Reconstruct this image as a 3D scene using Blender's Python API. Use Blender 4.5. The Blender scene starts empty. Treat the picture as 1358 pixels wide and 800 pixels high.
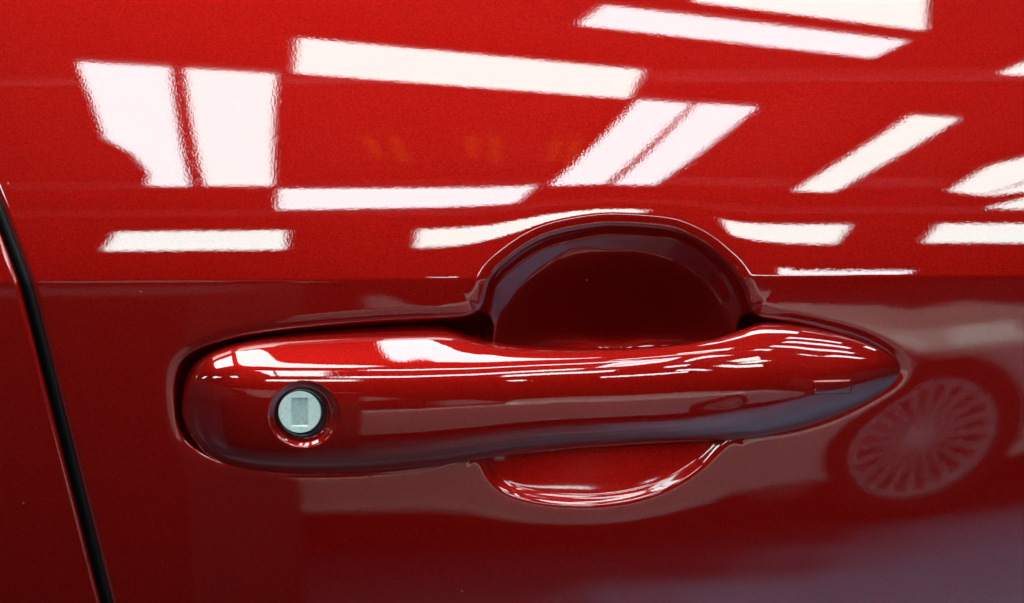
import bpy, bmesh, math, random
import numpy as np
from mathutils import Vector, Matrix
random.seed(5)
rad = math.radians
COL = bpy.context.scene.collection
SC = bpy.context.scene

# ---------------------------------------------------------------- camera, world, exposure
EYE = (0.0, -0.45 * math.cos(rad(12)), 1.00 + 0.45 * math.sin(rad(12)))
cam_data = bpy.data.cameras.new('camera'); cam = bpy.data.objects.new('camera', cam_data); COL.objects.link(cam)
cam.location = EYE; cam.rotation_euler = (rad(90 - 12), 0, 0)
cam_data.sensor_width = 36.0; cam_data.lens = 18.0 * 0.45 / 0.15
cam_data.clip_start = 0.01; cam_data.clip_end = 200
SC.camera = cam
world = bpy.data.worlds.new('World'); SC.world = world; world.use_nodes = True
world.node_tree.nodes['Background'].inputs[0].default_value = (0.55, 0.6, 0.7, 1)
world.node_tree.nodes['Background'].inputs[1].default_value = 0.05
SC.view_settings.view_transform = 'Standard'; SC.view_settings.look = 'None'
SC.view_settings.exposure = 0.0; SC.view_settings.gamma = 1.0
SC.cycles.max_bounces = 8; SC.cycles.sample_clamp_indirect = 6.0
LAMP_POWER = 8.0
# ---------------------------------------------------------------- door geometry (numpy only)
# The stamped door skin is a height field over a drawing plane that faces the viewer.
# (u, v) are drawing units of 0.221 mm (u right, v down), the third number is relief toward the viewer.
UNIT = 0.30 / 1358.0
U0, V0 = 679.0, 400.0
DIST = 0.45                       # viewer to drawing plane, metres
PITCH = math.radians(12.0)        # the door is looked at slightly from above
HEIGHT = 1.00                     # height of the handle above the showroom floor

def to_world(u, v, f):
    u, v, f = np.asarray(u, float), np.asarray(v, float), np.asarray(f, float)
    k = 1.0 - f * UNIT / DIST
    x, y, z = (u - U0) * UNIT * k, -f * UNIT, (V0 - v) * UNIT * k
    c, s = math.cos(PITCH), math.sin(PITCH)
    return np.stack([x, y * c + z * s, -y * s + z * c + HEIGHT], -1)

def smooth_curve(pts, closed=False, n=12):
    P = np.array(pts, float); m = len(P); out = []
    for i in range(m if closed else m - 1):
        if closed: a, b, c, d = P[(i-1) % m], P[i], P[(i+1) % m], P[(i+2) % m]
        else: a, b, c, d = P[max(i-1, 0)], P[i], P[i+1], P[min(i+2, m-1)]
        for t in np.arange(n) / n:
            out.append(0.5 * (2*b + (c-a)*t + (2*a-5*b+4*c-d)*t*t + (3*b-a-3*c+d)*t**3))
    if not closed: out.append(P[-1])
    return np.array(out)

def smoothstep(a, b, x):
    t = np.clip((x - a) / (b - a), 0, 1); return t*t*(3-2*t)

# --- the plain panel: a crowned shoulder above a crease, a flatter flank below it
CREASE = 371.0
_vs = np.arange(-700, 1400, 0.25)
_above = 1.1 + (0 - _vs) * 0.0403
_below = -8.1 - _vs * 0.0095 - 0.00002 * np.clip(_vs - 250, 0, 400) ** 2
_w = smoothstep(-3.5, 3.5, _vs)
_ang = np.radians(_above * (1 - _w) + _below * _w)
_FB = np.cumsum(np.tan(_ang)) * 0.25
_FB -= np.interp(0, _vs, _FB)
CROWN = 5.2e-5                    # sideways crown, radians per unit

def crease_line(u): return CREASE + 3.0 - 0.006 * u
def base_relief(u, v):
    twist = -0.6e-4 * 450 * np.tanh((u - 1228) / 450)       # the flank winds a little toward the front of the car
    return np.interp(v - crease_line(u), _vs, _FB) - 0.5 * CROWN * (u - U0) ** 2 + twist * np.maximum(v - crease_line(u), 0)

CUP = [(631,400),(641,362),(668,334),(702,311),(736,298),(783,289),(817,287),(868,290),(902,296),(936,312),(963,333),(986,358),(1001,395),
       (1004,450),(1000,520),(986,565),(963,595),(933,627),(892,653),(848,669),(797,677),(750,677),(706,672),(672,662),(648,645),(632,615),(626,560),(624,480)]
SLOT = [(222,540),(222,505),(230,478),(248,460),(275,448),(312,437),(363,428),(437,420),(520,414),(600,411),(700,409),(800,408),(900,408),(1000,412),
        (1040,415),(1080,422),(1132,436),(1167,451),(1190,467),(1201,487),(1194,506),(1167,527),(1115,556),(1062,574),(1010,581),(960,581),(900,588),(760,598),(640,606),(600,615),
        (560,626),(480,634),(400,636),(350,632),(300,624),(265,610),(240,591),(227,568)]
CUP_CURVE = smooth_curve(CUP, True); SLOT_CURVE = smooth_curve(SLOT, True)

def inside_distance(curve, u, v, reach=140):
    """distance to a closed curve, positive inside"""
    u = u.ravel(); v = v.ravel(); d = np.full(u.shape, -1e3)
    lo, hi = curve.min(0) - reach, curve.max(0) + reach
    idx = np.where((u > lo[0]) & (u < hi[0]) & (v > lo[1]) & (v < hi[1]))[0]
    A = curve; B = np.roll(curve, -1, 0); E = B - A; L2 = (E**2).sum(1)
    for c in range(0, len(idx), 8000):
        ii = idx[c:c+8000]; px, py = u[ii][:, None], v[ii][:, None]
        t = np.clip(((px-A[:, 0])*E[:, 0] + (py-A[:, 1])*E[:, 1]) / L2, 0, 1)
        dd = np.sqrt(((px-A[:, 0]-t*E[:, 0])**2 + (py-A[:, 1]-t*E[:, 1])**2).min(1))
        cr = ((A[:, 1] > py) != (B[:, 1] > py)) & (px < E[:, 0]*(py-A[:, 1])/np.where(E[:, 1] == 0, 1e-9, E[:, 1]) + A[:, 0])
        d[ii] = np.where(cr.sum(1) % 2 == 1, dd, -dd)
    return d

_ds = np.arange(-300, 400, 0.25)
def drop_profile(lead, reach, band, bandw, roll, steep, hold, mid, depth, flat, table=None):
    """how far the sheet falls away at signed distance d from the rim (d > 0 inside):
    a soft lead-in, a narrow flat lip band, a rolled edge, then the wall flattening to a floor"""
    a_lead = math.atan(lead) * np.exp(np.minimum(_ds + bandw, 0) / reach)
    a_band = math.radians(band)
    ang = a_lead + (a_band - math.atan(lead)) * smoothstep(-bandw - 4, -bandw + 3, _ds)
    ang = ang + (math.radians(steep) - ang) * smoothstep(0, roll, _ds)
    s = np.tan(ang)
    x = np.maximum(_ds - roll, 0)
    wall = math.radians(flat) + (math.radians(mid) - math.radians(flat)) * np.exp(-(x / depth) ** 2)
    wall = wall + (math.radians(steep) - wall) * (1 - smoothstep(hold, hold + 10, x))
    if table: wall = np.radians(np.interp(np.maximum(_ds - roll, 0), *table)); wall = np.convolve(np.pad(wall, 24, mode='edge'), np.ones(49)/49, 'valid')
    s = np.where(_ds >= roll, np.tan(wall), s)
    return np.cumsum(s) * 0.25
#            lead reach band bandw roll steep hold mid depth flat
CUP_UP   = drop_profile(0.06, 22.0, 18.5, 10.0, 6.0, 54.0,  3.0, 39.3, 125.0, 27.0, ([0, 3, 12, 30, 42, 50, 57, 82, 97, 127, 157, 190], [54, 54, 36, 37.5, 39, 41, 40, 34.5, 30, 23, 17, 14]))
CUP_LOW  = drop_profile(0.05, 22.0,  5.0, 3.0, 11.0, 35.0, 2.0, 20.0, 14.0, 14.5)
SLOT_UP  = drop_profile(0.03, 14.0, 11.0, 9.0, 6.0, 77.0, 16.0, 30.0, 12.0,  0.0)
SLOT_LOW = drop_profile(0.03, 14.0,  7.5, 7.0, 6.0, 77.0, 16.0, 30.0, 12.0,  0.0)
RIM_SHIFT = 8.0

def _blur(a, sig):
    n = int(3*sig) + 1; ker = np.exp(-0.5*(np.arange(-n, n+1)/sig)**2); ker /= ker.sum()
    for ax in (0, 1):
        p = np.pad(a, [(n, n) if k == ax else (0, 0) for k in (0, 1)], mode='edge'); o = np.zeros_like(a)
        for q, w in enumerate(ker):
            o += w * (p[q:q+a.shape[0], :] if ax == 0 else p[:, q:q+a.shape[1]])
        a = o
    return a

_cache = {}
def _stamping():
    """the stamped recess tabulated on a fine drawing grid"""
    if _cache: return _cache['f']
    gu = np.arange(80, 1341, 1.0); gv = np.arange(160, 801, 1.0); u, v = np.meshgrid(gu, gv); shp = u.shape
    low = smoothstep(440, 560, v)
    dc = inside_distance(CUP_CURVE, u, v).reshape(shp) - RIM_SHIFT*(1 - low) - 1.0*low; dl = inside_distance(SLOT_CURVE, u, v).reshape(shp) - RIM_SHIFT + 2
    k = 12.0; m = np.maximum(dc, dl); fil = np.log(np.exp((dc-m)/k) + np.exp((dl-m)/k)) * k * (1 - smoothstep(8, 30, dc))
    # inside the cup the distance is taken from a membrane so that the bowl has no ridge lines
    st = 3; i0, i1, j0, j1 = 80, 570, 500, 960
    D = dc[i0:i1:st, j0:j1:st]; ins = D > 0; phi = np.where(ins, 1.0, 0.0) * D * 60
    par = (np.add.outer(np.arange(D.shape[0]), np.arange(D.shape[1])) % 2).astype(bool)
    for it in range(900):
        for p in (par, ~par):
            nb = np.zeros_like(phi); nb[1:-1, 1:-1] = 0.25*(phi[:-2, 1:-1] + phi[2:, 1:-1] + phi[1:-1, :-2] + phi[1:-1, 2:] + st*st)
            phi = np.where(ins & p, phi + 1.93*(nb - phi), phi)
    gy, gx = np.gradient(phi, float(st)); gm = np.hypot(gx, gy); ds_ = np.sqrt(gm**2 + 2*np.maximum(phi, 0)) - gm
    ds_ = _blur(np.where(ins, ds_, 0), 1.5)
    jj = np.clip((np.arange(j1-j0)/st), 0, D.shape[1]-1.001); ii = np.clip((np.arange(i1-i0)/st), 0, D.shape[0]-1.001)
    fi = ii.astype(int); fj = jj.astype(int); wi = (ii-fi)[:, None]; wj = (jj-fj)[None, :]
    up = (ds_[np.ix_(fi, fj)]*(1-wj) + ds_[np.ix_(fi, fj+1)]*wj)*(1-wi) + (ds_[np.ix_(fi+1, fj)]*(1-wj) + ds_[np.ix_(fi+1, fj+1)]*wj)*wi
    up = _blur(up, 3.0)
    # the upper scoop is close to a squared circle about the grip line, which has no ridges at all
    xu = np.abs(u[i0:i1, j0:j1] - 815)/190.0; yv = np.abs(v[i0:i1, j0:j1] - 482)/193.0
    dome = 191.0*(1 - (xu**2.6 + yv**2.6)**(1/2.6)) - RIM_SHIFT; lw = smoothstep(478, 560, v[i0:i1, j0:j1])
    up = dome*(1 - lw) + up*lw
    dd = dc + fil; sub = dd[i0:i1, j0:j1]; w = smoothstep(6, 45, dc[i0:i1, j0:j1])
    dd[i0:i1, j0:j1] = sub*(1-w) + up*w
    a = np.interp(dd, _ds, CUP_UP)*(1-low) + np.interp(dd, _ds, CUP_LOW)*low
    b = np.interp(dl + fil, _ds, SLOT_UP)*(1-low) + np.interp(dl + fil, _ds, SLOT_LOW)*low
    b = b * (1 - smoothstep(4, 26, dc))
    k = 5.0; m = np.maximum(a, b)
    drop = np.maximum(m + k * np.log((np.exp((a-m)/k) + np.exp((b-m)/k)) / 2), 0)
    # the crease of the flank fades out inside the cup
    fb = base_relief(u, v); w = smoothstep(0, 26, dc)
    fade = w * (_blur(fb, 26.0) - fb)
    _cache['f'] = (gu, gv, drop - fade)
    return _cache['f']

def door_relief(u, v):
    u = np.asarray(u, float); v = np.asarray(v, float)
    gu, gv, D = _stamping()
    x = np.clip(u - gu[0], 0, len(gu) - 1.001); y = np.clip(v - gv[0], 0, len(gv) - 1.001)
    i = x.astype(int); j = y.astype(int); fx = x - i; fy = y - j
    d = (D[j, i]*(1-fx) + D[j, i+1]*fx)*(1-fy) + (D[j+1, i]*(1-fx) + D[j+1, i+1]*fx)*fy
    return base_relief(u, v) - d

# --- the handle
H_L, H_R = 241.0, 1197.5
TOP = [(241,545),(242,522),(247,499),(258,482),(275,470),(300,459),(340,449),(400,441),(470,435),(540,431),(580,431),(600,435),(617,443),(640,451),(680,458),(750,461.5),
       (830,461.5),(900,457),(950,449),(980,439),(995,432),(1012,427),(1040,427.5),(1080,432.5),(1120,441),(1150,450.5),(1175,462),(1190,474),(1197.5,489)]
BOT = [(241,545),(244,560),(252,578),(270,601),(300,617),(340,625),(400,629),(480,628),(560,621),(620,612.5),(680,603),(750,596),(860,588),(930,585),
       (975,583.5),(1000,582),(1060,570),(1115,551),(1165,525),(1188,508),(1195,498),(1197.5,489)]
def _phi(u): return np.arccos(np.clip(1 - 2*(np.asarray(u, float) - H_L)/(H_R - H_L), -1, 1))
_PH = np.linspace(0, math.pi, 2001)
def _table(pts, soft):
    p = np.array(pts, float); f = np.interp(_PH, _phi(p[:, 0]), p[:, 1])
    n = int(soft / (math.pi/2000)); 
    if n < 1: return f
    ker = np.exp(-0.5*(np.arange(-3*n, 3*n+1)/n)**2); ker /= ker.sum()
    ext = np.concatenate([2*f[0]-f[3*n:0:-1], f, 2*f[-1]-f[-2:-3*n-2:-1]])
    return np.convolve(ext, ker, 'valid')
T_TAB, B_TAB = _table(TOP, 0.014), _table(BOT, 0.014)
RIDGE_H = [(241,0),(244,12),(250,22),(262,33),(280,43),(310,51),(360,55),(450,57),(560,60),(680,64),(800,66),(900,64),(980,58),(1040,50),(1090,41),(1130,32),(1160,23),(1180,14.5),(1192,7),(1197.5,0)]
R_TAB = _table(RIDGE_H, 0.03)
SHOULDER = [(241,545),(243,528),(250,513),(262,500),(280,491),(310,487),(400,487),(540,487),(640,484.5),(783,478),(880,470),(940,463),(1000,456),(1060,454),(1120,460),(1165,470),(1188,481),(1197.5,489)]
S_TAB = _table(SHOULDER, 0.02)
# facing of the section (degrees above the viewing axis): 0 top edge, 0.3 the shoulder line, 1 bottom edge
SECT_T = np.array([0, .03, .08, .15, .22, .27, .30, .34, .42, .50, .58, .66, .74, .80, .86, .92, .96, 1.0])
SECTIONS = [
    (300, [80, 62, 48, 41, 37, 34, 24, 12,  2, -3, -6.5, -8.5, -10.5, -13, -19, -36, -60, -85]),
    (590, [80, 62, 48, 41, 37, 34, 24, 12,  2, -3, -6.5, -8.5, -10.5, -13, -19, -36, -60, -85]),
    (720, [80, 66, 54, 45, 37, 29, 21, 11,  3, -2, -6,  -8.5, -10.5, -13, -19, -36, -60, -85]),
    (900, [80, 66, 54, 43, 35, 28, 21, 13,  4, -1, -5,  -8,   -10,  -12, -16, -31, -58, -85]),
    (1000,[80, 62, 50, 42, 35, 28, 23, 17,  9,  3, -3, -8,   -11,  -14, -20, -38, -60, -85]),
    (1090,[80, 62, 50, 42, 35, 29, 26, 22, 14,  8,  2, -4,   -11,  -19, -30, -46, -62, -85]),
]
_TT = np.linspace(0, 1, 401)
_sec = []
for _u, _a in SECTIONS:
    a = np.interp(_TT, SECT_T, _a)
    ker = np.exp(-0.5*(np.arange(-24, 25)/8.0)**2); ker /= ker.sum()
    a = np.convolve(np.concatenate([2*a[0]-a[24:0:-1], a, 2*a[-1]-a[-2:-26:-1]]), ker, 'valid')
    _sec.append(np.tan(np.radians(np.clip(a, -84, 80))))
_sec = np.array(_sec); _secu = np.array([s[0] for s in SECTIONS], float)
AXIS_BASE = -27.0
LOCK = (403.0, 550.0)

def handle_grid(nu=520, nt=150):
    ph = np.linspace(0, math.pi, nu)
    u = H_L + (H_R-H_L)*(1-np.cos(ph))/2
    T = np.interp(ph, _PH, T_TAB); B = np.interp(ph, _PH, B_TAB); R = np.interp(ph, _PH, R_TAB)
    w = np.maximum(B - T, 0.02)
    i = np.clip(np.searchsorted(_secu, u) - 1, 0, len(_secu)-2)
    f = smoothstep(0, 1, np.clip((u - _secu[i])/(_secu[i+1]-_secu[i]), 0, 1))
    S = _sec[i]*(1-f)[:, None] + _sec[i+1]*f[:, None]
    sh = np.clip(np.interp(ph, _PH, S_TAB), T + 0.08*w, T + 0.55*w)
    knee = smoothstep(0.22, 0.38, _TT)[None, :]                     # the pace across the section changes softly at the shoulder
    pace = ((sh-T)/0.3)[:, None]*(1-knee) + ((B-sh)/0.7)[:, None]*knee
    pos = np.cumsum(pace, 1); pos -= pos[:, :1]; pos *= (w/np.maximum(pos[:, -1], 1e-9))[:, None]
    step = np.gradient(pos, axis=1)
    I = np.cumsum(S*step, 1); I -= I.max(1, keepdims=True)
    # t spacing: finer toward both edges
    x = np.linspace(0, 1, nt); t = x - 0.10*np.sin(2*math.pi*x)/(1.0)*0.9
    t = np.clip(t, 0, 1)
    F = np.array([np.interp(t, pos[k]/w[k], I[k]) for k in range(nu)])
    base = AXIS_BASE - 0.5*CROWN*(u-U0)**2 
    F = F + (base + R)[:, None]
    U = np.repeat(u[:, None], nt, 1); V = T[:, None] + w[:, None]*t[None, :]
    return U, V, F
# ---------------------------------------------------------------- helpers
def obj(name, verts, faces, mat=None, parent=None, smooth=True, normals=None):
    me = bpy.data.meshes.new(name); me.from_pydata([tuple(v) for v in verts], [], [tuple(f) for f in faces]); me.update()
    if mat: me.materials.append(mat)
    if smooth: me.polygons.foreach_set('use_smooth', [True] * len(me.polygons))
    if normals is not None: me.normals_split_custom_set_from_vertices([tuple(n) for n in normals])
    o = bpy.data.objects.new(name, me); COL.objects.link(o)
    if parent: o.parent = parent
    return o

def bobj(name, bm, mat=None, parent=None, smooth=False):
    bmesh.ops.recalc_face_normals(bm, faces=bm.faces)
    me = bpy.data.meshes.new(name); bm.to_mesh(me); bm.free()
    if mat: me.materials.append(mat)
    if smooth: me.polygons.foreach_set('use_smooth', [True] * len(me.polygons))
    o = bpy.data.objects.new(name, me); COL.objects.link(o)
    if parent: o.parent = parent
    return o

def empty(name, loc=(0, 0, 0)):
    o = bpy.data.objects.new(name, None); COL.objects.link(o); o.location = loc; return o

def tag(o, label=None, cat=None, group=None, kind=None):
    if label: o['label'] = label
    if cat: o['category'] = cat
    if group: o['group'] = group
    if kind: o['kind'] = kind
    return o

def box(bm, x0, x1, y0, y1, z0, z1):
    r = bmesh.ops.create_cube(bm, size=1)
    for v in r['verts']:
        v.co = Vector(((x0+x1)/2 + v.co.x*(x1-x0), (y0+y1)/2 + v.co.y*(y1-y0), (z0+z1)/2 + v.co.z*(z1-z0)))

def prism(bm, pts, z0, z1):
    a = [bm.verts.new((x, y, z0)) for x, y in pts]; b = [bm.verts.new((x, y, z1)) for x, y in pts]
    n = len(pts); bm.faces.new(a); bm.faces.new(b[::-1])
    for i in range(n): bm.faces.new((a[i], a[(i+1) % n], b[(i+1) % n], b[i]))

# ---------------------------------------------------------------- materials
def material(name):
    m = bpy.data.materials.new(name); m.use_nodes = True
    return m, m.node_tree, m.node_tree.nodes['Principled BSDF']

def simple(name, col, rough=0.5, metal=0.0, coat=0.0, vary=0.0, scale=30.0):
    m, nt, p = material(name)
    p.inputs['Base Color'].default_value = (*col, 1); p.inputs['Roughness'].default_value = rough
    p.inputs['Metallic'].default_value = metal; p.inputs['Coat Weight'].default_value = coat
    if vary:
        tc = nt.nodes.new('ShaderNodeTexCoord'); nz = nt.nodes.new('ShaderNodeTexNoise')
        nz.inputs['Scale'].default_value = scale; nz.inputs['Detail'].default_value = 5
        nt.links.new(tc.outputs['Object'], nz.inputs['Vector'])
        mr = nt.nodes.new('ShaderNodeMapRange'); mr.inputs[1].default_value = 0.3; mr.inputs[2].default_value = 0.7
        mr.inputs[3].default_value = 1 - vary; mr.inputs[4].default_value = 1 + vary
        nt.links.new(nz.outputs[0], mr.inputs[0])
        mx = nt.nodes.new('ShaderNodeMix'); mx.data_type = 'RGBA'; mx.blend_type = 'MULTIPLY'; mx.inputs[0].default_value = 1
        mx.inputs[6].default_value = (*col, 1); nt.links.new(mr.outputs[0], mx.inputs[7]); nt.links.new(mx.outputs[2], p.inputs['Base Color'])
    return m

def car_paint(name, gloss=0.012, ior=2.02):
    """red metallic flake base under a glossy clear coat with a trace of orange peel"""
    m, nt, p = material(name); N = nt.nodes.new; lk = nt.links.new
    tc = N('ShaderNodeTexCoord')
    fl = N('ShaderNodeTexNoise'); fl.inputs['Scale'].default_value = 2300; fl.inputs['Detail'].default_value = 1.5
    lk(tc.outputs['Object'], fl.inputs['Vector'])
    cr = N('ShaderNodeValToRGB'); e = cr.color_ramp.elements
    e[0].position = 0.30; e[0].color = (0.42, 0.003, 0.0025, 1); e[1].position = 0.72; e[1].color = (0.68, 0.011, 0.006, 1)
    lk(fl.outputs[0], cr.inputs[0])
    # a few specks of dust on the lacquer
    vo = N('ShaderNodeTexVoronoi'); vo.inputs['Scale'].default_value = 75; lk(tc.outputs['Object'], vo.inputs['Vector'])
    lt = N('ShaderNodeMath'); lt.operation = 'LESS_THAN'; lt.inputs[1].default_value = 0.028; lk(vo.outputs['Distance'], lt.inputs[0])
    sc_ = N('ShaderNodeSeparateColor'); lk(vo.outputs['Color'], sc_.inputs[0])
    gt = N('ShaderNodeMath'); gt.operation = 'GREATER_THAN'; gt.inputs[1].default_value = 0.62; lk(sc_.outputs[0], gt.inputs[0])
    du = N('ShaderNodeMath'); du.operation = 'MULTIPLY'; lk(lt.outputs[0], du.inputs[0]); lk(gt.outputs[0], du.inputs[1])
    d2 = N('ShaderNodeMath'); d2.operation = 'MULTIPLY'; d2.inputs[1].default_value = 0.45; lk(du.outputs[0], d2.inputs[0])
    mx = N('ShaderNodeMix'); mx.data_type = 'RGBA'; mx.inputs[7].default_value = (0.62, 0.45, 0.42, 1)
    lk(d2.outputs[0], mx.inputs[0]); lk(cr.outputs[0], mx.inputs[6]); lk(mx.outputs[2], p.inputs['Base Color'])
    fb = N('ShaderNodeBump'); fb.inputs['Strength'].default_value = 1.0; fb.inputs['Distance'].default_value = 0.00002
    lk(fl.outputs[0], fb.inputs['Height']); lk(fb.outputs[0], p.inputs['Normal'])
    p.inputs['Metallic'].default_value = 1.0; p.inputs['Roughness'].default_value = 0.51
    p.inputs['Coat Weight'].default_value = 1.0; p.inputs['Coat Roughness'].default_value = gloss; p.inputs['Coat IOR'].default_value = ior
    op = N('ShaderNodeTexNoise'); op.inputs['Scale'].default_value = 1450; op.inputs['Detail'].default_value = 2
    lk(tc.outputs['Object'], op.inputs['Vector'])
    ob = N('ShaderNodeBump'); ob.inputs['Strength'].default_value = 1.0; ob.inputs['Distance'].default_value = 2.9e-6
    lk(op.outputs[0], ob.inputs['Height']); lk(ob.outputs[0], p.inputs['Coat Normal'])
    return m

def emitter(name, col, power):
    m = bpy.data.materials.new(name); m.use_nodes = True; nt = m.node_tree; nt.nodes.remove(nt.nodes['Principled BSDF'])
    e = nt.nodes.new('ShaderNodeEmission'); e.inputs[0].default_value = (*col, 1); e.inputs[1].default_value = power
    nt.links.new(e.outputs[0], nt.nodes['Material Output'].inputs[0]); return m

PAINT = car_paint('red_car_paint')
PAINT_IN = car_paint('red_car_paint_recess', 0.06, 1.82)      # thinner, less polished lacquer inside the recess
BLACK = simple('black_plastic', (0.008, 0.009, 0.010), 0.25)
RUBBER = simple('seal_rubber', (0.006, 0.006, 0.006), 0.45)
LOCKMETAL = simple('lock_zinc', (0.92, 0.94, 0.90), 0.45, 0.1, vary=0.10, scale=900)
SLOTMETAL = simple('shutter_zinc', (0.60, 0.64, 0.61), 0.45, 0.1, vary=0.15, scale=900)

# ---------------------------------------------------------------- setting seen in the paint: showroom hall
def shade_painted_floor():
    """blue-grey floor along the red car, soft-edged charcoal painted in as shade elsewhere"""
    m, nt, p = material('floor_with_painted_shade'); N = nt.nodes.new; lk = nt.links.new
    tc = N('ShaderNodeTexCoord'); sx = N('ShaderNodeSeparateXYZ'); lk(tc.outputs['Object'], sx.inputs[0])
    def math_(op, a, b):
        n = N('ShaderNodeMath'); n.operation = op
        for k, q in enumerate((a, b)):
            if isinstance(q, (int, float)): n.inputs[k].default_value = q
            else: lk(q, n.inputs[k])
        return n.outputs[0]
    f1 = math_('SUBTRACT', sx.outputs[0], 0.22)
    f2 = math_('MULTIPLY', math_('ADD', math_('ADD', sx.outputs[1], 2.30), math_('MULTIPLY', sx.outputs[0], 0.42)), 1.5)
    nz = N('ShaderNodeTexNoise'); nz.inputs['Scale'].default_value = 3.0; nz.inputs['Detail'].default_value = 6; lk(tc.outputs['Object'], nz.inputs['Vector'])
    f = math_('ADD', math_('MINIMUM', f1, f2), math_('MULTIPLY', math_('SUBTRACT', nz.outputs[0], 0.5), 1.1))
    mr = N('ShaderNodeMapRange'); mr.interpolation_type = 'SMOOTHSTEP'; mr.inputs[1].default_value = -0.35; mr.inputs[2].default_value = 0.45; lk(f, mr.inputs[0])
    mx = N('ShaderNodeMix'); mx.data_type = 'RGBA'; mx.inputs[6].default_value = (0.026, 0.036, 0.060, 1); mx.inputs[7].default_value = (0.11, 0.38, 0.60, 1)  # shade on the floor is painted into this dark tone
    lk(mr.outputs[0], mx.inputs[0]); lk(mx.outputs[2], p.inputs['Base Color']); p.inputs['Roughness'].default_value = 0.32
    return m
FLOORM = shade_painted_floor()
CEILM = simple('ceiling_paint', (0.06, 0.055, 0.055), 0.9)
WALLM = simple('dark_wall', (0.075, 0.065, 0.062), 0.9)
def slab(name, x0, x1, y0, y1, z0, z1, mat):
    bm = bmesh.new(); box(bm, x0, x1, y0, y1, z0, z1); return tag(bobj(name, bm, mat), kind='structure')
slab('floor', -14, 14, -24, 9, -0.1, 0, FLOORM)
slab('ceiling', -14, 14, -24, 9, 4.25, 4.35, CEILM)
slab('wall', -14, 14, -24.2, -24, 0, 4.25, WALLM)

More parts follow.
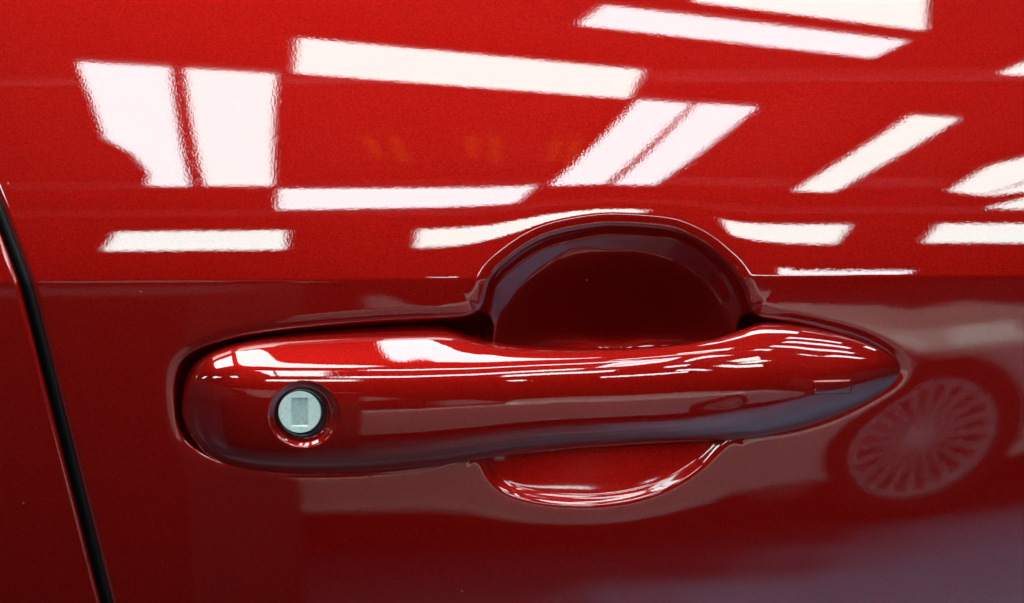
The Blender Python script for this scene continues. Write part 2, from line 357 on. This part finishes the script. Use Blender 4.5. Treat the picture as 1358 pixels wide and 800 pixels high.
LAMPS = {
    'A1': ([(-1.53,-2.9),(-1.225,-2.98),(-1.69,-5.45),(-1.9,-5.42),(-1.8,-5.09),(-1.74,-4.55),(-1.77,-4.19),(-1.62,-3.43)], 'c', 'white light panel with a notched edge, leftmost glow in the red paint'),
    'A2': ([(-1.165,-3.0),(-0.86,-3.09),(-1.25,-5.44),(-1.595,-5.43)], 'w', 'wide white light panel mirrored right beside the notched one'),
    'B': ([(-0.71,-2.61),(0.45,-3.05),(0.43,-3.47),(-0.78,-3.05)], 'g', 'long white light panel mirrored as a bar right of the notched pair'),
    'C': ([(0.28,-2.26),(1.31,-2.67),(1.24,-2.87),(0.21,-2.46)], 'c', 'narrow white light panel mirrored just under the topmost one'),
    'D': ([(0.48,-1.88),(1.22,-2.01),(1.34,-2.53),(0.55,-2.21)], 'g', 'broad white light panel mirrored at the top edge of the photo'),
    'E1': ([(0.48,-3.52),(0.68,-3.59),(0.475,-5.56),(0.21,-5.56)], 'c', 'slanting white light panel, left half of the double glow above the scoop'),
    'E2': ([(0.715,-3.59),(0.95,-3.65),(0.74,-5.59),(0.535,-5.59)], 'c', 'slanting white light panel, right half of the double glow above the scoop'),
    'F': ([(1.62,-3.81),(1.83,-3.87),(1.73,-5.77),(1.51,-5.72)], 'g', 'single slanting white light panel mirrored right of the double one'),
    'G': ([(1.77,-3.1),(1.83,-2.9),(2.3,-2.9),(2.3,-3.18)], 'g', 'white light panel peeping in at the right edge near the top'),
    'H1': ([(2.37,-5.73),(2.34,-5.0),(2.53,-4.5),(2.75,-4.8),(2.6,-5.9)], 'g', 'pointed white light panel at the right edge, upper one of three'),
    'H2': ([(2.64,-5.93),(2.79,-5.0),(3.05,-5.5)], 'g', 'pointed white light panel at the right edge, middle one of three'),
    'H3': ([(2.83,-6.41),(3.0,-5.7),(3.5,-5.7),(3.4,-6.51)], 'g', 'pointed white light panel at the right edge, lowest one of three'),
    'I': ([(-1.23,-5.59),(0.12,-5.58),(0.04,-6.24),(-1.37,-6.35)], 'c', 'long white light panel mirrored as a bar below the wide notched pair'),
    'J': ([(-2.64,-7.42),(-1.5,-7.38),(-1.69,-8.48),(-3.07,-8.52)], 'g', 'white light panel mirrored as the lowest bar at the left'),
    'K': ([(-0.61,-7.37),(0.83,-7.27),(0.86,-8.28),(-0.7,-8.41)], 'g', 'white light panel whose glow bends along the rim of the scoop'),
    'K2': ([(1.27,-7.24),(2.18,-7.19),(2.35,-8.28),(1.41,-8.2)], 'g', 'short white light panel mirrored just right of the scoop'),
    'N': ([(2.77,-7.17),(3.9,-7.19),(4.4,-8.29),(2.99,-8.2)], 'g', 'white light panel mirrored as the lowest bar at the right edge'),
    'O1': ([(-0.47,1.0),(-0.44,-0.8),(0.05,-0.8),(-0.25,0.1)], 'c', 'overhead white light panel mirrored as the wedge midway along the handle top'),
    'O2': ([(-1.44,0.9),(-0.95,0.55),(-0.55,-1.5),(-0.68,-1.95),(-1.15,-1.3)], 'g', 'overhead white light panel mirrored as the wedge above the key lock'),
    'O3': ([(-1.05,2.9),(-0.6,2.5),(-0.55,2.75),(-1.0,3.4)], 'w', 'white light panel mirrored as a hairline on the handle upper edge'),
    'Q1': ([(1.65,-0.62),(2.15,-0.62),(2.15,-0.35),(1.65,-0.35)], 'w', 'small white light panel mirrored topmost near the handle tip'),
    'Q2': ([(1.9,-1.45),(2.75,-1.45),(2.75,-1.15),(1.9,-1.15)], 'c', 'white light panel mirrored second from the top near the handle tip'),
    'Q3': ([(2.0,-2.35),(3.3,-2.35),(3.3,-2.05),(2.0,-2.05)], 'w', 'white light panel mirrored third from the top near the handle tip'),
    'Q4': ([(3.1,-3.4),(4.4,-3.4),(4.4,-3.0),(3.1,-3.0)], 'w', 'white light panel mirrored lowest near the handle tip'),
    'Q5': ([(2.75,-0.1),(3.3,-0.1),(3.3,0.3),(2.75,0.3)], 'c', 'small white light panel mirrored closest to the point of the handle'),
    'R1': ([(0.8,-12.3),(3.6,-12.6),(3.9,-14.0),(0.9,-13.7)], 'w', 'distant white light panel mirrored as the thin bar low on the grip'),
    'R2': ([(-0.8,-11.9),(-0.4,-11.9),(-0.4,-13.2),(-0.8,-13.2)], 'w', 'distant small white light panel mirrored as a short dash on the grip'),
    'L1': ([(-10.6,-2.7),(-8.6,-2.7),(-8.6,-1.8),(-10.6,-1.8)], 'w', 'white light panel glinting as the lowest dash on the rounded handle end'),
    'L2': ([(-9.6,1.4),(-7.4,1.4),(-7.4,2.6),(-9.6,2.6)], 'w', 'white light panel glinting outermost on the rounded handle end'),
    'L3': ([(-7.2,-5.6),(-5.7,-5.6),(-5.7,-4.6),(-7.2,-4.6)], 'c', 'white light panel glinting as a dash left above the key lock'),
    'L4': ([(-4.7,-6.4),(-3.3,-6.4),(-3.3,-5.5),(-4.7,-5.5)], 'w', 'white light panel glinting as a dash just up and left of the key lock'),
    'L5': ([(-7.4,5.6),(-5.8,5.6),(-5.8,6.8),(-7.4,6.8)], 'w', 'white light panel behind the red car glinting at the handle upper left'),
    'L6': ([(-5.2,3.6),(-4.0,3.6),(-4.0,4.5),(-5.2,4.5)], 'c', 'white light panel behind the red car glinting along the handle upper left edge'),
    'V1': ([(-2.9,-0.8),(-1.75,-0.8),(-1.75,0.4),(-2.9,0.4)], 'w', 'added square light panel brightening the handle top, straight over the rear of the red car'),  # this and the next two: lamps added to brighten the handle flakes
    'V2': ([(0.45,0.3),(1.6,0.3),(1.6,0.95),(0.45,0.95)], 'w', 'added white light panel brightening the handle top, straight over the red car, right of the overhead wedge ones'),
    'V3': ([(-1.0,1.35),(1.0,1.35),(1.0,2.1),(-1.0,2.1)], 'w', 'added long light panel brightening the handle top, over the middle of the red car'),
    'M': ([(2.3,-10.5),(3.6,-10.5),(3.9,-11.8),(2.55,-11.8)], 'w', 'distant white light panel mirrored as a hairline right of the scoop'),

}
WHITES = {'w': emitter('white_diffuser', (0.74, 0.97, 0.97), LAMP_POWER), 'c': emitter('cool_diffuser', (0.72, 0.97, 1.0), LAMP_POWER),
          'g': emitter('greenish_diffuser', (0.73, 0.99, 0.95), LAMP_POWER)}
TRAY = simple('light_tray', (0.7, 0.7, 0.7), 0.5)
def ceiling_light(pts, label, tint='w', z=4.0):
    c = np.mean(pts, 0); P = [(x - c[0], y - c[1]) for x, y in pts]
    t = tag(empty('ceiling_light', (c[0], c[1], z)), label, 'ceiling light', 'white light panels under the hall ceiling')
    bm = bmesh.new(); prism(bm, P, 0.0, 0.02); bobj('diffuser', bm, WHITES[tint], t)
    bm = bmesh.new(); prism(bm, [(x*1.04, y*1.04) for x, y in P], 0.022, 0.07); bobj('light_tray', bm, TRAY, t)
for k, (pts, tint, label) in LAMPS.items(): ceiling_light(pts, label, tint)

# ---------------------------------------------------------------- the silver car parked opposite, seen only in the paint
SILVER = simple('silver_car_paint', (0.88, 0.72, 0.66), 0.4, 0.0, coat=0.6)
TYRE = simple('tyre_rubber', (0.012, 0.012, 0.012), 0.8)
ALLOY = simple('alloy', (0.85, 0.84, 0.82), 0.3, 0.5)
GLASS = simple('car_window_glass', (0.01, 0.012, 0.014), 0.05)
def parked_car():
    Y = -2.95                       # near flank
    t = tag(empty('parked_car', (0, Y, 0)), 'silver car reflected in the red paint beside the handle tip', 'car')
    def arch(cx, r=0.28, n=14):
        return [(cx + r*math.cos(a), 0.285 + r*0.97*math.sin(a)) for a in np.linspace(math.pi + 0.55, -0.55, n)]
    WX, RX = 1.19, -1.50
    prof = [(-2.45, 0.30), (-2.40, 0.20)] + [(x, max(z, .18)) for x, z in arch(RX)] + [(x, max(z, .18)) for x, z in arch(WX)] + \
           [(1.88, 0.20), (1.98, 0.32), (1.96, 0.52), (1.84, 0.585), (1.45, 0.632), (0.9, 0.645), (0.3, 0.68), (-0.2, 0.71), (-2.2, 0.78), (-2.42, 0.72), (-2.48, 0.5)]
    ntop = 7                                    # the last seven profile points run along the top edge
    bm = bmesh.new(); a = []; b = []; c = []; d = []
    for k, (x, z) in enumerate(prof):
        top = 4 <= k - (len(prof) - 11) <= 9
        zs = z - 0.06 if top else z
        a.append(bm.verts.new((x, 0, zs))); b.append(bm.verts.new((x, -1.7, zs)))
        if top: c.append((k, bm.verts.new((x, -0.15, z)), bm.verts.new((x, -1.55, z))))
    n = len(prof); bm.faces.new(a); bm.faces.new(b[::-1])
    ks = [q[0] for q in c]
    for i in range(n):
        if not (i in ks and (i + 1) in ks): bm.faces.new((a[i], a[(i+1) % n], b[(i+1) % n], b[i]))
    for q, r in zip(c[:-1], c[1:]):
        bm.faces.new((a[q[0]], a[r[0]], r[1], q[1])); bm.faces.new((q[1], r[1], r[2], q[2])); bm.faces.new((q[2], r[2], b[r[0]], b[q[0]]))
    bm.faces.new((a[ks[0]], c[0][1], c[0][2], b[ks[0]])); bm.faces.new((a[ks[-1]], b[ks[-1]], c[-1][2], c[-1][1]))
    o = bobj('body', bm, SILVER, t)
    md = o.modifiers.new('edge', 'BEVEL'); md.width = 0.04; md.segments = 3; md.limit_method = 'ANGLE'; md.angle_limit = rad(40)
    bm = bmesh.new()
    lo = [(-0.15, -0.06), (-0.15, -1.64), (-2.15, -1.64), (-2.15, -0.06)]; hi = [(-0.85, -0.30), (-0.85, -1.40), (-1.9, -1.40), (-1.9, -0.30)]
    A = [bm.verts.new((x, y, 0.71)) for x, y in lo]; B = [bm.verts.new((x, y, 1.42)) for x, y in hi]
    bm.faces.new(A); bm.faces.new(B[::-1])
    for i in range(4): bm.faces.new((A[i], A[(i+1) % 4], B[(i+1) % 4], B[i]))
    cab = bobj('cabin_glass', bm, GLASS, t)
    bm = bmesh.new(); box(bm, -1.92, -0.83, -1.42, -0.28, 1.423, 1.46); bobj('roof', bm, SILVER, t)
    bm = bmesh.new(); box(bm, -0.95, 0.6, 0.003, 0.02, 0.185, 0.205); bobj('sill_trim', bm, ALLOY, t)
    for cx, yy, sg in ((WX, -0.03, 1), (RX, -0.03, 1), (WX, -1.67, -1), (RX, -1.67, -1)):
        # tyre: a lathe round y
        prf = [(0.200, 0), (0.22, 0.012), (0.25, 0.015), (0.270, 0.0), (0.275, -0.03), (0.275, -0.16), (0.26, -0.19), (0.2, -0.18)]
        V = []; F = []; m = 48
        for i in range(m):
            an = 2*math.pi*i/m
            for r, y in prf: V.append((cx + r*math.cos(an), yy + sg*y, 0.28 + r*math.sin(an)))
        k = len(prf)
        for i in range(m):
            for j in range(k-1):
                F.append((i*k+j, i*k+j+1, ((i+1) % m)*k+j+1, ((i+1) % m)*k+j))
        w = obj('wheel', V, F, TYRE, t)
        bm = bmesh.new()
        def ring(r0, r1, y0, y1):
            q = []
            for i in range(m):
                an = 2*math.pi*i/m; c, s = math.cos(an), math.sin(an)
                q.append([bm.verts.new((cx+r*c, yy+sg*y, 0.28+r*s)) for r, y in ((r0, y0), (r1, y0), (r1, y1), (r0, y1))])
            for i in range(m):
                for j in range(4): bm.faces.new((q[i][j], q[i][(j+1) % 4], q[(i+1) % m][(j+1) % 4], q[(i+1) % m][j]))
        ring(0.184, 0.198, 0.004, -0.10); ring(0.0005, 0.035, -0.012, -0.05)
        for i in range(20):
            an = 2*math.pi*i/20; c, s = math.cos(an), math.sin(an); q = []
            for r, h, y in ((0.03, 0.0042, -0.02), (0.186, 0.0075, -0.004)):
                for e, yo in ((-h, 0), (h, 0), (h, -0.03), (-h, -0.03)):
                    q.append(bm.verts.new((cx + r*c - e*s, yy + sg*(y+yo), 0.28 + r*s + e*c)))
            for j in range(4): bm.faces.new((q[j], q[(j+1) % 4], q[4+(j+1) % 4], q[4+j]))
            bm.faces.new(q[:4]); bm.faces.new(q[4:])
        bobj('rim', bm, ALLOY, w)
    return t
parked_car()
DARK = simple('blocker_dark', (0.008, 0.007, 0.007), 0.8)
bm = bmesh.new(); box(bm, -0.45, 0.40, -0.5, 0.5, 0, 0.97)  # added block, darkens the left reflections in place of the viewer's silhouette
col_o = bobj('reflection_blocker', bm, DARK); col_o.location = (-0.85, -1.9, 0)
tag(col_o, 'added dark block standing in for the viewer, reflected left of the lock', 'blocker')

SIGN = emitter('orange_added_glow', (1.0, 0.30, 0.04), 0.42); SIGNCASE = simple('sign_case', (0.25, 0.08, 0.03), 0.5)  # glow added to the sign faces, too dim under the lamps alone
for (x, y, w), lab in (((-0.55, -4.3, 0.17), 'orange hanging sign with added glow, faint orange mark furthest left of three above the scoop'),
                       ((-0.13, -4.3, 0.15), 'orange hanging sign with added glow, faint orange mark in the middle of three above the scoop'),
                       ((0.22, -4.4, 0.13), 'orange hanging sign with added glow, faint orange mark beside the slanting double glow')):
    sg = tag(empty('hanging_sign', (x, y, 3.88)), lab, 'sign', 'orange signs under the hall ceiling')
    bm = bmesh.new(); box(bm, -w/2, w/2, -0.32, 0.32, 0.012, 0.07); bobj('case', bm, SIGNCASE, sg)
    for k in (-1, 1):
        bm = bmesh.new(); box(bm, k*w*0.33 - 0.025, k*w*0.33 + 0.025, -0.3 + 0.12*(k < 0), 0.28, 0, 0.01); bobj('face', bm, SIGN, sg)
BEAM = simple('beam_paint', (0.45, 0.40, 0.40), 0.7)
for k, (y, lab) in enumerate(((-2.15, 'nearest of the four pale beams under the dark ceiling'), (-3.3, 'second of the four pale beams under the dark ceiling'),
        (-5.75, 'third of the four pale beams under the dark ceiling'), (-6.85, 'farthest of the four pale beams under the dark ceiling'))):
    bm = bmesh.new(); box(bm, -7, 7, -0.04, 0.04, -0.06, 0.06)
    o = bobj('ceiling_beam', bm, BEAM); o.location = (0, y, 4.18); tag(o, lab, 'ceiling beam', 'pale beams under the hall ceiling')
# ---------------------------------------------------------------- the red car
def grid_faces(nr, nc, off=0):
    i, j = np.meshgrid(np.arange(nr-1), np.arange(nc-1), indexing='ij'); a = (i*nc + j).ravel() + off
    return np.stack([a, a+nc, a+nc+1, a+1], 1)
def grid_normals(P):
    du = np.gradient(P, axis=1); dv = np.gradient(P, axis=0)
    n = np.cross(du, dv); n /= np.maximum(np.linalg.norm(n, axis=-1, keepdims=True), 1e-20)
    return -n if n[..., 1].mean() > 0 else n
def edge_line(v):
    s = np.sqrt((v - 372.0)**2 + 18.0**2)
    return 40 + (v - 372)*(0.385 + 0.2523)/2 - (s - 18)*(0.385 - 0.2523)/2
def submesh(P, N, F, mask):
    f = F[mask]; used = np.unique(f); mp = -np.ones(len(P), int); mp[used] = np.arange(len(used))
    return P[used], mp[f], N[used]

door = tag(empty('red_car', (0, 0, 0)), 'glossy red metallic car with a keyed pull handle over a scooped grip recess', 'car')
# columns run from the shut edge rightward; denser where the recess is
HEM = 7.0
hem_s = np.array([0, .15, .5, 1.1, 2, 3.2, 4.8, 6.8, 9, 12, 16, 20])
us = np.concatenate([np.arange(26, 190, 6.0), np.arange(190, 1225, 2.0), np.arange(1225, 2600, 9.0)])
vs = np.concatenate([np.arange(-420, 250, 8.0), np.arange(250, 362, 2.0), np.arange(362, 382, 1.0), np.arange(382, 706, 2.0), np.arange(706, 1700, 9.0)])
s_all = np.concatenate([hem_s, us])
SS, VV = np.meshgrid(s_all, vs)
UU = edge_line(VV) * (1 - smoothstep(20, 175, SS)) + SS - 0.0
UU = np.where(SS > 175, SS, UU)
# keep columns evenly ordered between the slanted edge and the straight ones
e = edge_line(VV); fr = np.clip(SS / 190.0, 0, 1); UU = np.where(SS <= 190, e + (190 - e) * fr * (1.0) , SS)
HS = (UU - e)
RR = door_relief(UU, VV)
hd = np.clip(HEM - HS, 0, HEM)
RR = RR - (HEM - np.sqrt(np.maximum(HEM**2 - hd**2, 0)))
# return flange at the shut edge
fl_d = np.array([64, 44, 28, 16, 8, 3.0]); fl_o = np.array([9, 5, 2.5, 1.0, 0.4, 0.1])
UF = edge_line(vs)[:, None] + fl_o[None, :]; VF = np.repeat(vs[:, None], len(fl_d), 1); RF = RR[:, :1] - fl_d[None, :]
UU = np.concatenate([UF, UU], 1); VV = np.concatenate([VF, VV], 1); RR = np.concatenate([RF, RR], 1)
P = to_world(UU, VV, RR); Nn = grid_normals(P)
nr, nc = UU.shape
F = grid_faces(nr, nc)
uc = UU.ravel()[F].mean(1); vc_ = VV.ravel()[F].mean(1)
dist = np.maximum(inside_distance(CUP_CURVE, uc, vc_), inside_distance(SLOT_CURVE, uc, vc_))
inside = dist > 13.0
Pf, Nf = P.reshape(-1, 3), Nn.reshape(-1, 3)
a, b, c = submesh(Pf, Nf, F, ~inside); obj('door_panel', a, b, PAINT, door, True, c)
a, b, c = submesh(Pf, Nf, F, inside); obj('handle_recess', a, b, PAINT_IN, door, True, c)

# the rest of the flank and sill below the door, out of the frame, keeps the floor beneath in shade
bm = bmesh.new(); box(bm, -2.2, 1.6, 0.07, 1.75, 0.22, 0.70)
lb = bobj('lower_body', bm, PAINT, door); md = lb.modifiers.new('edge', 'BEVEL'); md.width = 0.05; md.segments = 3
# rear body panel beyond the shut line
GAP = 15.0
sr = np.concatenate([hem_s, np.arange(26, 900, 9.0)])
S2, V2 = np.meshgrid(sr, vs); U2 = edge_line(V2) - GAP - S2
R2 = base_relief(U2, V2) - 1.5; hd = np.clip(HEM - S2, 0, HEM); R2 = R2 - (HEM - np.sqrt(np.maximum(HEM**2 - hd**2, 0)))
UF = edge_line(vs)[:, None] - GAP - fl_o[None, :]; RF = R2[:, :1] - fl_d[None, :]
U2 = np.concatenate([UF, U2], 1)[:, ::-1]; V2 = np.concatenate([VF, V2], 1)[:, ::-1]; R2 = np.concatenate([RF, R2], 1)[:, ::-1]
P2 = to_world(U2, V2, R2)
rear = door
obj('rear_panel', P2.reshape(-1, 3), grid_faces(*U2.shape), PAINT, rear, True, grid_normals(P2).reshape(-1, 3))
# weather seal deep in the gap
sv = vs[::2]; ang8 = np.linspace(0, 2*math.pi, 13)[:-1]
cu = edge_line(sv) - GAP/2; cr_ = base_relief(cu, sv) - 72
Us = cu[:, None] + 17*np.cos(ang8)[None, :]; Rs = cr_[:, None] + 12*np.sin(ang8)[None, :]; Vs = np.repeat(sv[:, None], 12, 1)
Ps = to_world(Us, Vs, Rs); Fs = []
for i in range(len(sv)-1):
    for j in range(12): Fs.append((i*12+j, i*12+(j+1) % 12, (i+1)*12+(j+1) % 12, (i+1)*12+j))
obj('door_seal', Ps.reshape(-1, 3), Fs, RUBBER, rear)

# ---------------------------------------------------------------- handle
U, V, Fh = handle_grid()
LR, LD = 46.0, 11.0
def dish(u, v):
    r = np.hypot((u - LOCK[0]), (v - LOCK[1]) * 1.06)
    x = np.clip((LR - r) / 11.0, 0, 1)
    x = np.clip((LR - r) / 12.5, 0, 1); return LD * (x*x*(3-2*x)*0.25 + x*0.75)
lock_face_relief = None
ii = np.argmin(np.hypot(U - LOCK[0], V - LOCK[1])); LOCK_F = Fh.ravel()[ii]
Fh = Fh - dish(U, V)
Ph = to_world(U, V, Fh)
nu, nt = U.shape
# back of the handle, out of sight, closes the solid
back_t = np.linspace(1, 0, 14)
Tb, Bb = V[:, :1] + 5, V[:, -1:] - 5
Vb = Bb + (Tb - Bb) * (1 - back_t[None, :]) * 1.0
mid = np.maximum(V[:, -1:] - V[:, :1], 0.02)
depth = np.minimum(0.30 * mid, 36)
Fb = np.minimum(Fh[:, -1:], Fh[:, :1]) * 0 + (Fh[:, -1:] * (back_t[None, :]) + Fh[:, :1] * (1 - back_t[None, :])) - depth * np.sin(math.pi * np.clip(np.linspace(0.12, 0.88, 14), 0, 1))[None, :]
Vb = V[:, -1:] + (V[:, :1] - V[:, -1:]) * np.linspace(0.04, 0.96, 14)[None, :]
Ub = np.repeat(U[:, :1], 14, 1); Pb = to_world(Ub, Vb, Fb)
handle = obj('door_handle', Ph.reshape(-1, 3), grid_faces(nu, nt), PAINT, door, True)
# the back half of the grip: a satin dark red-black moulding
Pb = np.concatenate([Ph[:, -1:], Pb, Ph[:, :1]], 1)
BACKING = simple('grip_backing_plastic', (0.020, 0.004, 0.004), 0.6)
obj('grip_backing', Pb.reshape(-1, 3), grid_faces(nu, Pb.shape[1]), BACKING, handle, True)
# --- lock cylinder: local frame at the dish, axis along the viewing direction tipped down a little
def frame(u, v, f, tilt=-6.0, yaw=0.0):
    o = Vector(to_world(u, v, f)); x = Vector((math.cos(rad(yaw)), -math.sin(rad(yaw)), 0)); t = rad(12 + tilt)
    nrm = Vector((-math.sin(rad(yaw))*math.cos(t), -math.cos(t)*math.cos(rad(yaw)), math.sin(t))).normalized()
    z = nrm.cross(x).normalized() * -1
    if z.z < 0: z = -z
    return o, x, z, nrm
def place(pts, fr):
    o, x, z, n = fr
    return [tuple(o + x*(a*UNIT) + z*(b*UNIT) + n*(c*UNIT)) for a, b, c in pts]
LK = frame(398.0, 545.8, LOCK_F - LD)
LK2 = frame(400.0, 547.6, LOCK_F - LD)
def lathe(prof, fr, m=72):
    V = []; F = []; k = len(prof)
    for i in range(m):
        an = 2*math.pi*i/m
        for r, h in prof: V.append((r*math.cos(an), r*math.sin(an), h))
    for i in range(m):
        for j in range(k-1): F.append((i*k+j, ((i+1) % m)*k+j, ((i+1) % m)*k+j+1, i*k+j+1))
    return place(V, fr), F
v_, f_ = lathe([(33.6, -8), (33.6, 1.5), (33.2, 3), (32, 4.2), (30.5, 4.6), (29.0, 4.0), (27.5, 2.5), (27.0, -1), (26, -4)], LK2)
obj('lock_ring', v_, f_, BLACK, handle)
# lock face: disc with a rectangular key slot cut in it
def slot_disc(R, w, h, top, chamfer, floor):
    m = 80; angs = np.linspace(0, 2*math.pi, m, endpoint=False)
    def rect(an, ww, hh):
        c, s = math.cos(an), math.sin(an); k = min(ww/abs(c) if abs(c) > 1e-9 else 1e9, hh/abs(s) if abs(s) > 1e-9 else 1e9)
        return c*k, s*k
    for cx in (math.atan2(h, w), math.pi-math.atan2(h, w), math.pi+math.atan2(h, w), 2*math.pi-math.atan2(h, w)):
        angs[np.argmin(abs(angs-cx))] = cx
    rows = [[(R*math.cos(a), R*math.sin(a), top-4) for a in angs], [(R*math.cos(a), R*math.sin(a), top-1.0) for a in angs],
            [((R-.8)*math.cos(a), (R-.8)*math.sin(a), top) for a in angs]]
    rows.append([(*rect(a, w+chamfer, h+chamfer), top) for a in angs])
    rows.append([(*rect(a, w, h), top-chamfer*1.3) for a in angs])
    rows.append([(*rect(a, w, h), floor) for a in angs])
    V = [p for r in rows for p in r]; F = []
    for j in range(len(rows)-1):
        for i in range(m): F.append((j*m+i, j*m+(i+1) % m, (j+1)*m+(i+1) % m, (j+1)*m+i))
    return V, F
v_, f_ = slot_disc(28.0, 10.2, 17.6, 5.5, 1.8, 0.2)
LF = LK
lock = obj('lock_face', place(v_, LF), f_, LOCKMETAL, handle, False)
bm = bmesh.new(); box(bm, -10.1, 10.1, -17.5, 17.5, -1.0, 2.0)
for v in bm.verts: v.co = Vector(place([tuple(v.co)], LF)[0])
sh = bobj('slot_shutter', bm, SLOTMETAL, handle)

# --- small oblong cover plate near the tip, following the handle's curve
def handle_at(u, v):
    i = np.abs(U[:, 0][:, None] - u.ravel()[None, :]).argmin(0)
    return np.array([np.interp(vv, V[k], Fh[k]) for k, vv in zip(i, v.ravel())]).reshape(u.shape)
def handle_smooth(u, v):
    k = np.clip(np.searchsorted(U[:, 0], u.ravel()) - 1, 0, nu-2); t = (u.ravel() - U[k, 0]) / (U[k+1, 0] - U[k, 0])
    a = np.array([np.interp(vv, V[q], Fh[q]) for q, vv in zip(k, v.ravel())]); b = np.array([np.interp(vv, V[q+1], Fh[q+1]) for q, vv in zip(k, v.ravel())])
    return (a*(1-t) + b*t).reshape(u.shape)
gx = np.concatenate([[0, .4, 1.2, 2.4, 4], np.linspace(7, 45, 14), [48, 49.6, 50.8, 51.6, 52]]); gy = np.concatenate([[0, .4, 1.2, 2.4, 4], np.linspace(6, 13, 5), [15, 16.6, 17.8, 18.6, 19]])
GX, GY = np.meshgrid(gx, gy)
ed = np.minimum(np.minimum(GX, 52-GX), np.minimum(GY, 19-GY)); lift = 4.2*np.sqrt(np.clip(1-(1-np.clip(ed/3.2, 0, 1))**2, 0, 1)) - 1.2
GU = 1078 + GX; GV = 504.5 + GY - 0.03*GX
Pc = to_world(GU, GV, handle_smooth(GU, GV) + lift)
obj('cover_plate', Pc.reshape(-1, 3), grid_faces(*GX.shape), PAINT, handle)
